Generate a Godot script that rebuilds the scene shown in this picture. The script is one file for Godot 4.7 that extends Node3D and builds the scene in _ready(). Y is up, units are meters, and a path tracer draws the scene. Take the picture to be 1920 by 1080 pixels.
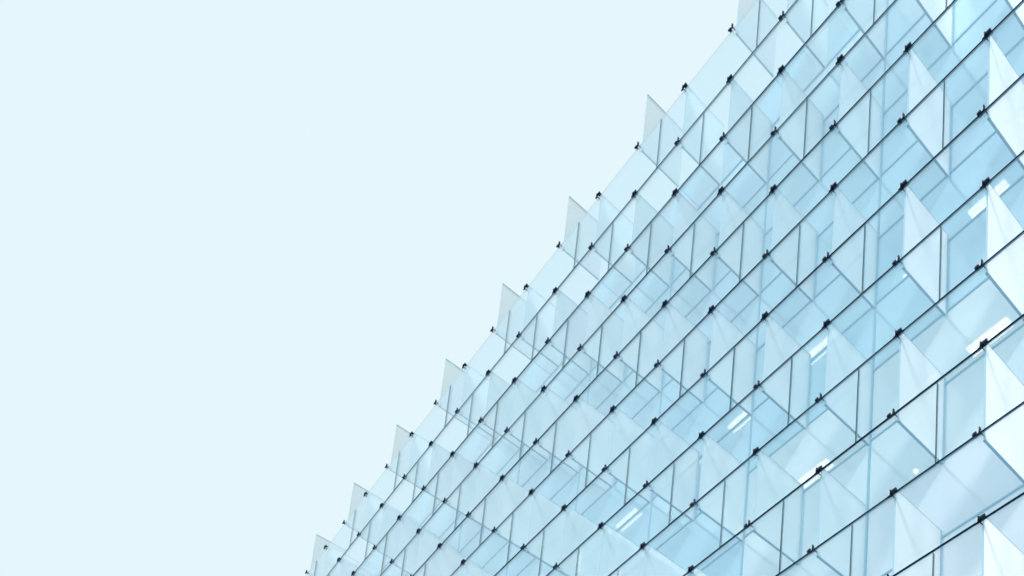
extends Node3D

# A glass double-skin facade seen steeply from below. World: x runs along the facade,
# y up, z out of the wall towards the street. Columns c count leftwards, levels m count down from the roofline.
const COLUMN := 2.0            # metres between neighbouring clips
const ROW := 1.749             # metres between horizontal joints
const ROOF := 35.07            # height of the topmost joint
const CAVITY := 1.354          # from the outer glass to the inner wall
const FIRST_COLUMN := -4
const LAST_COLUMN := 23
const LAST_LEVEL := 15

var M := {}
var building: Node3D
var camera: Camera3D
var rng := RandomNumberGenerator.new()

func _ready() -> void:
	rng.seed = 41
	set_camera_and_light()
	make_materials()
	make_ground()
	building = Node3D.new()
	building.name = "glass_building"
	building.position = Vector3.ZERO
	building.set_meta("label", "pale blue glass building with a double facade of staggered panes and projecting fins")
	building.set_meta("category", "building")
	add_child(building, true)
	make_storeys()
	make_inner_wall()
	make_fins()
	make_outer_panes()
	make_clips()
	make_lights()

# ------------------------------------------------------------------ camera, sky, sun
func set_camera_and_light() -> void:
	camera = Camera3D.new()
	camera.name = "camera"
	camera.near = 0.1
	camera.far = 4000.0
	camera.keep_aspect = Camera3D.KEEP_HEIGHT
	camera.projection = Camera3D.PROJECTION_FRUSTUM   # the photograph is the upper left of a wider frame
	camera.size = 0.5148948 * camera.near
	camera.frustum_offset = Vector2(-0.3349761, 0.7772094) * camera.near
	camera.transform = Transform3D(Basis(Vector3(0.731711, 0.029271, -0.680987), Vector3(0.129996, 0.974747, 0.181577), Vector3(0.669104, -0.221387, 0.709427)), Vector3(7.7505, 1.5970, 12.0239))
	add_child(camera)
	camera.current = true
	var env := Environment.new()
	env.background_mode = Environment.BG_SKY
	var sky := Sky.new()
	var sm := ProceduralSkyMaterial.new()
	sm.sky_top_color = Color8(229, 247, 252)
	sm.sky_horizon_color = Color8(229, 247, 252)
	sm.ground_bottom_color = Color8(190, 200, 204)
	sm.ground_horizon_color = Color8(214, 228, 232)
	sky.sky_material = sm
	env.sky = sky
	env.tonemap_mode = Environment.TONE_MAPPER_LINEAR
	env.tonemap_exposure = 1.0
	env.sdfgi_enabled = true
	env.ssao_enabled = true
	env.ssil_enabled = true
	var we := WorldEnvironment.new()
	we.name = "world_environment"
	we.environment = env
	add_child(we)
	var sun := DirectionalLight3D.new()
	sun.name = "sun"
	sun.light_color = Color(1.0, 0.992, 0.975)
	sun.light_energy = 1.3
	sun.light_angular_distance = 12.0
	sun.shadow_enabled = true
	add_child(sun)
	sun.look_at_from_position(Vector3.ZERO, -Vector3(0.68, 0.58, 0.45))

# ------------------------------------------------------------------ materials
func lin(r: float, g: float, b: float, a := 1.0) -> Color:
	var c := Color(r, g, b).linear_to_srgb()
	c.a = a
	return c

func plain(c: Color, rough: float, metal := 0.0, spec := 0.5) -> StandardMaterial3D:
	var m := StandardMaterial3D.new()
	m.albedo_color = c
	m.roughness = rough
	m.metallic = metal
	m.metallic_specular = spec
	return m

func glass(c: Color, metal := 0.0, rough := 0.02, spec := 0.5) -> StandardMaterial3D:
	var m := plain(c, rough, metal, spec)
	m.transparency = BaseMaterial3D.TRANSPARENCY_ALPHA
	return m

func make_materials() -> void:
	for k in 4:
		var t := [0.0, 0.022, -0.022, 0.010][k] as float
		M["outer_%d" % k] = glass(lin(0.24 + t, 0.60 + t, 0.86, 0.112 + t * 0.8))
		M["parapet_%d" % k] = glass(lin(0.26 + t, 0.55 + t, 0.74, 0.20 + t * 0.8))
		M["inner_%d" % k] = glass(lin(0.55 + t * 2.0, 0.84 + t, 0.985, 0.74), 0.44, 0.16, 0.8)
		M["lit_inner_%d" % k] = glass(lin(0.82 + t, 0.945 + t * 0.5, 0.99, 0.78), 0.34, 0.16, 0.8)  # inner glass made paler: light from the rooms put into its colour
		M["white_lit_inner_%d" % k] = glass(lin(0.91 + t, 0.95 + t * 0.5, 0.99, 0.84), 0.26, 0.16, 0.8)  # the whitest step of that painted room light
		M["guard_%d" % k] = glass(lin(0.14 + t, 0.52 + t, 0.72, 0.40 + t))
		M["fin_%d" % k] = glass(lin(0.60 + t, 0.72 + t, 0.76 + t, 0.63 + t), 0.0, 0.05)
	M.parapet_fin = glass(lin(0.38, 0.46, 0.50, 0.54), 0.0, 0.06)
	M.clear = glass(lin(0.5, 0.7, 0.78, 0.03), 0.0, 0.02)
	M.white_sheen_fin = glass(lin(0.99, 0.95, 0.94, 0.98), 0.0, 0.12)  # bright reflection painted into the fin as white
	M.soft_sheen_fin = glass(lin(0.62, 0.75, 0.80, 0.66), 0.0, 0.08)  # faintest step of the reflected haze painted into the fins
	M.strong_sheen_fin = glass(lin(0.79, 0.835, 0.86, 0.84), 0.0, 0.08)  # reflected haze painted into the fin colour, weaker than the white
	M.edge = plain(lin(0.001, 0.026, 0.062), 0.55, 0.0, 0.12)
	M.side_edge = plain(lin(0.0005, 0.030, 0.042), 0.55, 0.0, 0.1)
	M.pale_edge = glass(lin(0.20, 0.32, 0.38, 0.20), 0.0, 0.1)
	M.clear_edge = glass(lin(0.30, 0.50, 0.58, 0.12), 0.0, 0.1)
	M.fin_rim = plain(lin(0.16, 0.32, 0.42), 0.35, 0.0, 0.4)
	M.fin_front = plain(lin(0.40, 0.60, 0.70), 0.3, 0.0, 0.5)
	M.fin_edge = plain(lin(0.03, 0.17, 0.27), 0.45, 0.0, 0.25)
	M.frame = plain(lin(0.15, 0.37, 0.50), 0.45, 0.1)
	M.steel = plain(lin(0.004, 0.011, 0.034), 0.45, 0.2, 0.3)
	M.zinc = plain(lin(0.62, 0.66, 0.68), 0.4, 0.3)
	M.white = plain(lin(0.80, 0.82, 0.82), 0.9)
	M.floor = plain(lin(0.45, 0.45, 0.44), 0.8)
	M.wall = plain(lin(0.74, 0.77, 0.78), 0.9)
	M.stone = plain(lin(0.40, 0.42, 0.43), 0.7)
	var lamp := plain(Color(1, 1, 1), 0.6)
	lamp.emission_enabled = true
	lamp.emission = Color(1.0, 0.94, 0.84)
	lamp.emission_energy_multiplier = 6.0
	M.lamp = lamp
	var paving := plain(lin(0.60, 0.61, 0.61), 0.9)
	var noise := NoiseTexture2D.new()
	noise.width = 256
	noise.height = 256
	noise.seamless = true
	var fn := FastNoiseLite.new()
	fn.seed = 3
	fn.frequency = 0.03
	noise.noise = fn
	var ramp := Gradient.new()
	ramp.set_color(0, Color(0.86, 0.86, 0.85))
	ramp.set_color(1, Color(1, 1, 1))
	noise.color_ramp = ramp
	paving.albedo_texture = noise
	paving.uv1_triplanar = true
	paving.uv1_world_triplanar = true
	paving.uv1_scale = Vector3(0.2, 0.2, 0.2)
	M.paving = paving

# ------------------------------------------------------------------ shapes
func quad(st: SurfaceTool, a: Vector3, b: Vector3, c: Vector3, d: Vector3) -> void:
	var n := (c - a).cross(b - a).normalized()
	for p in [a, b, c, a, c, d]:
		st.set_normal(n)
		st.add_vertex(p)

# the six faces of a box from lo to hi; which: 0 front and back (z), 1 left and right (x), 2 top and bottom (y)
func faces(st: SurfaceTool, lo: Vector3, hi: Vector3, which: Array) -> void:
	var a := Vector3(lo.x, lo.y, hi.z); var b := Vector3(hi.x, lo.y, hi.z)
	var c := Vector3(hi.x, hi.y, hi.z); var d := Vector3(lo.x, hi.y, hi.z)
	var e := Vector3(lo.x, lo.y, lo.z); var f := Vector3(hi.x, lo.y, lo.z)
	var g := Vector3(hi.x, hi.y, lo.z); var h := Vector3(lo.x, hi.y, lo.z)
	if 0 in which:
		quad(st, a, d, c, b); quad(st, f, g, h, e)
	if 1 in which:
		quad(st, b, c, g, f); quad(st, e, h, d, a)
	if 2 in which:
		quad(st, d, h, g, c); quad(st, e, a, b, f)

func begin() -> SurfaceTool:
	var st := SurfaceTool.new()
	st.begin(Mesh.PRIMITIVE_TRIANGLES)
	return st

func box_mesh(lo: Vector3, hi: Vector3, m: Material) -> ArrayMesh:
	var st := begin()
	faces(st, lo, hi, [0, 1, 2])
	st.set_material(m)
	return st.commit()

func rod(st: SurfaceTool, from: Vector3, to: Vector3, r: float, sides := 10) -> void:
	var ax := (to - from).normalized()
	var u := ax.cross(Vector3.UP if absf(ax.y) < 0.9 else Vector3.RIGHT).normalized()
	var v := ax.cross(u)
	for i in sides:
		var p := (u * cos(TAU * i / sides) + v * sin(TAU * i / sides)) * r
		var q := (u * cos(TAU * (i + 1) / sides) + v * sin(TAU * (i + 1) / sides)) * r
		quad(st, from + p, from + q, to + q, to + p)
		for n in [[to, p, q], [from, q, p]]:
			for w in [n[0], n[0] + n[1], n[0] + n[2]]:
				st.set_normal(ax if n[0] == to else -ax)
				st.add_vertex(w)

func part(called: String, mesh: Mesh, at: Vector3, parent: Node3D, turn := 0.0) -> MeshInstance3D:
	var o := MeshInstance3D.new()
	o.name = called
	o.mesh = mesh
	parent.add_child(o, true)
	o.position = at
	o.rotation.y = turn
	return o

# the outer skin is very slightly bowed outwards along its length
func bow(c: float) -> float:
	var t := (c - 8.0) / 8.0
	return -0.105 * t * t

func spot(c: float, m: float, depth := 0.0) -> Vector3:
	return Vector3(-c * COLUMN, ROOF - m * ROW, bow(c) - depth)

# turn about the vertical that lays a piece along the bow
func along(c: float) -> float:
	var slope := (bow(c + 0.5) - bow(c - 0.5)) / -COLUMN
	return -atan(slope)

# how far up the wall and along it this stretch of facade is built: what stands in or near the view
func near_view(p: Vector3) -> bool:
	var q := camera.transform.affine_inverse() * p
	if q.z > -0.5:
		return false
	var x := (q.x / -q.z + 0.3349761) / (0.5148948 * 16.0 / 9.0)
	var y := (q.y / -q.z - 0.7772094) / 0.5148948
	return absf(x) < 0.64 and absf(y) < 0.74

# ------------------------------------------------------------------ setting
func make_ground() -> void:
	var g := MeshInstance3D.new()
	g.name = "ground"
	var pm := PlaneMesh.new()
	pm.size = Vector2(3000, 3000)
	pm.material = M.paving
	g.mesh = pm
	g.set_meta("kind", "structure")
	g.set_meta("label", "pale paved ground in front of the glass building")
	add_child(g, true)

func make_storeys() -> void:
	var x0 := -LAST_COLUMN * COLUMN - 1.0
	var x1 := -FIRST_COLUMN * COLUMN + 1.0
	var wall_face := -CAVITY - 0.26
	for m in range(1, LAST_LEVEL + 1, 2):
		var y := ROOF - m * ROW
		var st := begin()
		faces(st, Vector3(x0, y - 0.30, -11.0), Vector3(x1, y - 0.02, wall_face), [0, 1, 2])
		st.set_material(M.white)
		part("floor_slab", st.commit(), Vector3.ZERO, building)
	# core wall behind the rooms
	var low := ROOF - LAST_LEVEL * ROW
	part("core_wall", box_mesh(Vector3(x0, 0, -11.3), Vector3(x1, ROOF - ROW - 0.02, -11.003), M.wall), Vector3.ZERO, building)
	# the plain lower storeys below what the photograph shows
	part("lower_wall", box_mesh(Vector3(x0, 0, -10.99), Vector3(x1, low - 0.303, wall_face - 0.01), M.stone), Vector3.ZERO, building)
	# cross walls between the rooms, one at every second mullion
	for c in range(-3, LAST_COLUMN, 4):
		for m in range(1, LAST_LEVEL, 2):
			var y := ROOF - m * ROW
			var p := Vector3(-c * COLUMN, y - 1.9, -4)
			if near_view(p):
				part("cross_wall", box_mesh(Vector3(-0.06, -3.195, -6.99), Vector3(0.06, -0.303, -0.5), M.wall), Vector3(-c * COLUMN, y, wall_face - 0.4), building)

func make_inner_wall() -> void:
	var top := ROOF - ROW
	var low := ROOF - LAST_LEVEL * ROW
	# a clear glass guard stands round the roof terrace, above the topmost transom
	for c in range(FIRST_COLUMN + 1, LAST_COLUMN - 1, 2):
		var at := spot(c + 1.0, 0.0, CAVITY)
		if near_view(at):
			part("guard_pane", box_mesh(Vector3(-COLUMN + 0.012, -ROW + 0.05, -0.05), Vector3(COLUMN - 0.012, -0.05, -0.025), M["guard_%d" % rng.randi_range(0, 3)]), at, building, along(c + 1.0))
	for c in range(FIRST_COLUMN + 1, LAST_COLUMN, 2):
		part("mullion", box_mesh(Vector3(-0.021, low - top, -0.08), Vector3(0.021, 0.0, 0.0), M.frame), Vector3(-c * COLUMN, top, bow(c) - CAVITY), building, along(c))
	for m in range(1, LAST_LEVEL + 1):
		for c in range(FIRST_COLUMN + 1, LAST_COLUMN - 1, 2):
			var mid := spot(c + 1.0, m + 0.5, CAVITY)
			if not near_view(mid):
				continue
			var turn := along(c + 1.0)
			var z := (bow(c) + bow(c + 2.0)) / 2.0 - CAVITY
			part("transom", box_mesh(Vector3(-COLUMN + 0.025, -0.017, -0.07), Vector3(COLUMN - 0.025, 0.017, -0.004), M.frame), Vector3(mid.x, ROOF - m * ROW, z), building, turn)
			if m < LAST_LEVEL:
				var pane := coated_pane(M[(("white_lit_inner" if m >= 9 and c <= 2 else "lit_inner" if m >= 7 and c <= 4 else "inner") + "_%d") % rng.randi_range(0, 3)])  # painted room light grows towards the lower right panes
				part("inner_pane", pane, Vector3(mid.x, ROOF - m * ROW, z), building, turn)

# a pane with a reflecting coat on its outer face, clear behind
func coated_pane(coat: Material) -> ArrayMesh:
	var lo := Vector3(-COLUMN + 0.034, -ROW + 0.024, -0.05)
	var hi := Vector3(COLUMN - 0.034, -0.024, -0.025)
	var st := begin()
	quad(st, Vector3(lo.x, lo.y, hi.z), Vector3(lo.x, hi.y, hi.z), hi, Vector3(hi.x, lo.y, hi.z))
	st.set_material(coat)
	var mesh := st.commit()
	var bk := begin()
	quad(bk, Vector3(hi.x, lo.y, lo.z), Vector3(hi.x, hi.y, lo.z), Vector3(lo.x, hi.y, lo.z), lo)
	faces(bk, lo, hi, [1, 2])
	bk.set_material(M.clear)
	return bk.commit(mesh)

func fin_mesh(m: Material) -> ArrayMesh:
	var lo := Vector3(-0.022, -ROW - 0.125, -CAVITY + 0.012)
	var hi := Vector3(0.022, 0.125, -0.085)
	var st := begin()
	faces(st, lo, hi, [1])
	st.set_material(m)
	var mesh := st.commit()
	var ed := begin()
	faces(ed, Vector3(lo.x - 0.001, lo.y - 0.010, lo.z + 0.02), Vector3(hi.x + 0.001, lo.y + 0.010, hi.z), [0, 1, 2])
	ed.set_material(M.fin_edge)            # the seal along the lower edge
	mesh = ed.commit(mesh)
	var pl := begin()
	faces(pl, Vector3(lo.x - 0.003, hi.y - 0.008, lo.z + 0.02), Vector3(hi.x + 0.003, hi.y + 0.004, hi.z), [0, 1, 2])
	pl.set_material(M.fin_rim)
	mesh = pl.commit(mesh)
	var fr := begin()
	quad(fr, Vector3(lo.x, lo.y, hi.z), Vector3(lo.x, hi.y, hi.z), Vector3(hi.x, hi.y, hi.z), Vector3(hi.x, lo.y, hi.z))
	fr.set_material(M.fin_front)
	return fr.commit(mesh)

func make_fins() -> void:
	var kinds := []
	for k in 4:
		kinds.append(fin_mesh(M["fin_%d" % k]))
	var white_sheen := fin_mesh(M.white_sheen_fin)
	var soft_sheen := fin_mesh(M.soft_sheen_fin)
	var strong_sheen := fin_mesh(M.strong_sheen_fin)
	var parapet := fin_mesh(M.parapet_fin)
	var channel := box_mesh(Vector3(-0.03, -ROW - 0.125, -0.012), Vector3(0.03, 0.125, 0.016), M.frame)
	for m in range(-1, LAST_LEVEL):
		for c in range(FIRST_COLUMN, LAST_COLUMN + 1):
			if posmod(c - m, 2) == 0 and near_view(spot(c, m + 0.5, 0.5)):
				var fin := part("glass_fin", parapet if m < 0 else white_sheen if c == 1 else strong_sheen if c == 2 else soft_sheen if c == 3 else kinds[rng.randi_range(0, 3)], spot(c, m), building, along(c))  # painted reflection fades leftwards from column to column
				if m > 0:
					part("fin_channel", channel, Vector3(0, 0, -CAVITY + 0.014), fin)

func pane_mesh(m: Material) -> ArrayMesh:
	var lo := Vector3(-COLUMN + 0.009, -ROW + 0.002, -0.052)
	var hi := Vector3(COLUMN - 0.009, -0.042, 0.0)
	var st := begin()
	faces(st, lo, hi, [0])
	st.set_material(m)
	var mesh := st.commit()
	var ed := begin()
	var a := Vector3(lo.x, lo.y, hi.z); var b := Vector3(hi.x, lo.y, hi.z)
	var c := Vector3(hi.x, hi.y, hi.z); var d := Vector3(lo.x, hi.y, hi.z)
	var e := Vector3(lo.x, lo.y, lo.z); var f := Vector3(hi.x, lo.y, lo.z)
	var g := Vector3(hi.x, hi.y, lo.z); var h := Vector3(lo.x, hi.y, lo.z)
	quad(ed, e, a, b, f)
	ed.set_material(M.edge)                # the black seal under the lower edge
	mesh = ed.commit(mesh)
	var sd := begin()
	quad(sd, b, c, g, f)
	sd.set_material(M.side_edge)           # the dark seal down the end that faces the next pane
	mesh = sd.commit(mesh)
	var pl := begin()
	quad(pl, d, h, g, c)
	pl.set_material(M.pale_edge)           # the ground upper edge
	mesh = pl.commit(mesh)
	var cl := begin()
	quad(cl, e, h, d, a)
	cl.set_material(M.clear_edge)
	return cl.commit(mesh)

func make_outer_panes() -> void:
	var kinds := []
	for k in 4:
		kinds.append(pane_mesh(M["outer_%d" % k]))
	var top_kinds := []                    # the two topmost rows are of deeper blue glass
	for k in 4:
		top_kinds.append(pane_mesh(M["parapet_%d" % k]))
	for m in range(0, LAST_LEVEL):
		for c in range(FIRST_COLUMN, LAST_COLUMN + 1):
			if posmod(c - m, 2) != 0:
				continue
			var mid := c - 0.5    # each pane reaches one column to either side of here
			if not (near_view(spot(mid, m + 0.5)) or near_view(spot(mid - 1, m + 0.5)) or near_view(spot(mid + 1, m + 0.5))):
				continue
			var p := spot(mid, m)
			p.z = (bow(mid - 1.0) + bow(mid + 1.0)) / 2.0 + rng.randf_range(-0.003, 0.003)
			part("outer_pane", (top_kinds if m <= 1 else kinds)[rng.randi_range(0, 3)], p, building, along(mid))

# the dark patch fittings that hold the pane corners to the fins
func clip_mesh(upper: bool) -> ArrayMesh:
	var st := begin()
	if upper:
		faces(st, Vector3(0.018, -0.050, 0.020), Vector3(0.205, -0.006, 0.085), [0, 1, 2])
		faces(st, Vector3(0.020, 0.006, 0.020), Vector3(0.195, 0.034, 0.075), [0, 1, 2])
		faces(st, Vector3(0.026, -0.012, -0.060), Vector3(0.19, 0.012, 0.066), [0, 1, 2])
	else:
		faces(st, Vector3(-0.255, -0.050, 0.020), Vector3(-0.135, -0.008, 0.075), [0, 1, 2])
		faces(st, Vector3(-0.235, 0.004, 0.020), Vector3(-0.13, 0.030, 0.065), [0, 1, 2])
		faces(st, Vector3(-0.24, -0.012, -0.060), Vector3(-0.14, 0.012, 0.056), [0, 1, 2])
	faces(st, Vector3(-0.016, -0.115, 0.020), Vector3(0.016, 0.058, 0.092), [0, 1, 2])
	rod(st, Vector3(-0.095, -0.112, 0.058), Vector3(0.008, -0.112, 0.058), 0.028)
	rod(st, Vector3(0.0, -0.075, -0.10), Vector3(0.0, -0.075, 0.10), 0.016)
	st.set_material(M.steel)
	var mesh := st.commit()
	var zn := begin()
	faces(zn, Vector3(-0.10, -0.07, 0.004), Vector3(-0.026, 0.075, 0.046), [0, 1, 2])
	zn.set_material(M.zinc)
	return zn.commit(mesh)

func make_clips() -> void:
	var kinds := [clip_mesh(true), clip_mesh(false)]
	for m in range(0, LAST_LEVEL + 1):
		for c in range(FIRST_COLUMN, LAST_COLUMN + 1):
			if near_view(spot(c, m)):
				part("clip", kinds[posmod(c - m, 2)], spot(c, m), building, along(c)).scale = Vector3.ONE * 0.64

# ------------------------------------------------------------------ lights under the ceilings
func tube_light(x: float, m: int, length: float, label: String) -> void:
	var o := Node3D.new()
	o.name = "ceiling_light"
	add_child(o, true)
	o.position = Vector3(x, ROOF - m * ROW - 0.303, -2.17)
	o.set_meta("label", label)
	o.set_meta("category", "ceiling light")
	o.set_meta("group", "strip lights under the office ceilings")
	var h := length / 2.0
	part("housing", box_mesh(Vector3(-h - 0.03, -0.06, -0.15), Vector3(h + 0.03, 0.0, 0.15), M.white), Vector3.ZERO, o)
	for s in [-1, 1]:
		var st := begin()
		faces(st, Vector3(-h, -0.10, s * 0.07 - 0.045), Vector3(h, -0.063, s * 0.07 + 0.045), [0, 1, 2])
		st.set_material(M.lamp)
		part("light_tube", st.commit(), Vector3.ZERO, o)
	for q in [-1, 1]:
		var a := AreaLight3D.new()
		a.name = "glow"
		a.area_size = Vector2(length, 0.088)
		a.light_energy = 0.11
		a.light_color = Color(1.0, 0.97, 0.91)
		a.area_range = 20.0
		a.area_attenuation = 2.0
		a.shadow_enabled = true
		o.add_child(a, true)
		a.position = Vector3(0, -0.104, q * 0.07)
		a.rotation.x = -PI / 2

func make_lights() -> void:
	tube_light(-3.55, 5, 0.95, "white twin strip light half hidden behind the whitest fin at the right edge")
	tube_light(-8.53, 5, 0.95, "white twin strip light beside a fin right of the middle of the facade")
	tube_light(-11.5, 5, 0.75, "short white twin strip light below a fin's lower edge, mid facade")
	tube_light(-13.5, 5, 0.75, "faint strip light seen through a fin, left of the short strip light")
	tube_light(-16.4, 5, 0.95, "white twin strip light lowest and farthest left in the facade")
	tube_light(-3.5, 7, 1.0, "white twin strip light just above a clip at the right edge")
	tube_light(-8.55, 7, 1.0, "white twin strip light ending at a clip in the lower right of the facade")
	spotlight(-5.91, 5, -2.23, "tiny white spotlight under the ceiling by a pale fin, upper of two")
	spotlight(-6.77, 7, -3.65, "tiny white spotlight under the ceiling in the lower right, lower of two")

func spotlight(x: float, m: int, z: float, label: String) -> void:
	var o := Node3D.new()
	o.name = "ceiling_spotlight"
	add_child(o, true)
	o.position = Vector3(x, ROOF - m * ROW - 0.303, z)
	o.set_meta("label", label)
	o.set_meta("category", "ceiling light")
	o.set_meta("group", "spotlights under the office ceilings")
	var ring := begin()
	rod(ring, Vector3.ZERO, Vector3(0, -0.04, 0), 0.09, 14)
	ring.set_material(M.white)
	part("housing", ring.commit(), Vector3.ZERO, o)
	var disc := begin()
	rod(disc, Vector3(0, -0.042, 0), Vector3(0, -0.055, 0), 0.07, 14)
	disc.set_material(M.lamp)
	part("lamp_disc", disc.commit(), Vector3.ZERO, o)
	var l := SpotLight3D.new()
	l.name = "glow"
	l.light_energy = 0.6
	l.light_size = 0.06
	l.spot_angle = 60.0
	l.spot_range = 20.0
	l.spot_attenuation = 2.0
	l.shadow_enabled = true
	o.add_child(l)
	l.position = Vector3(0, -0.07, 0)
	l.rotation.x = -PI / 2
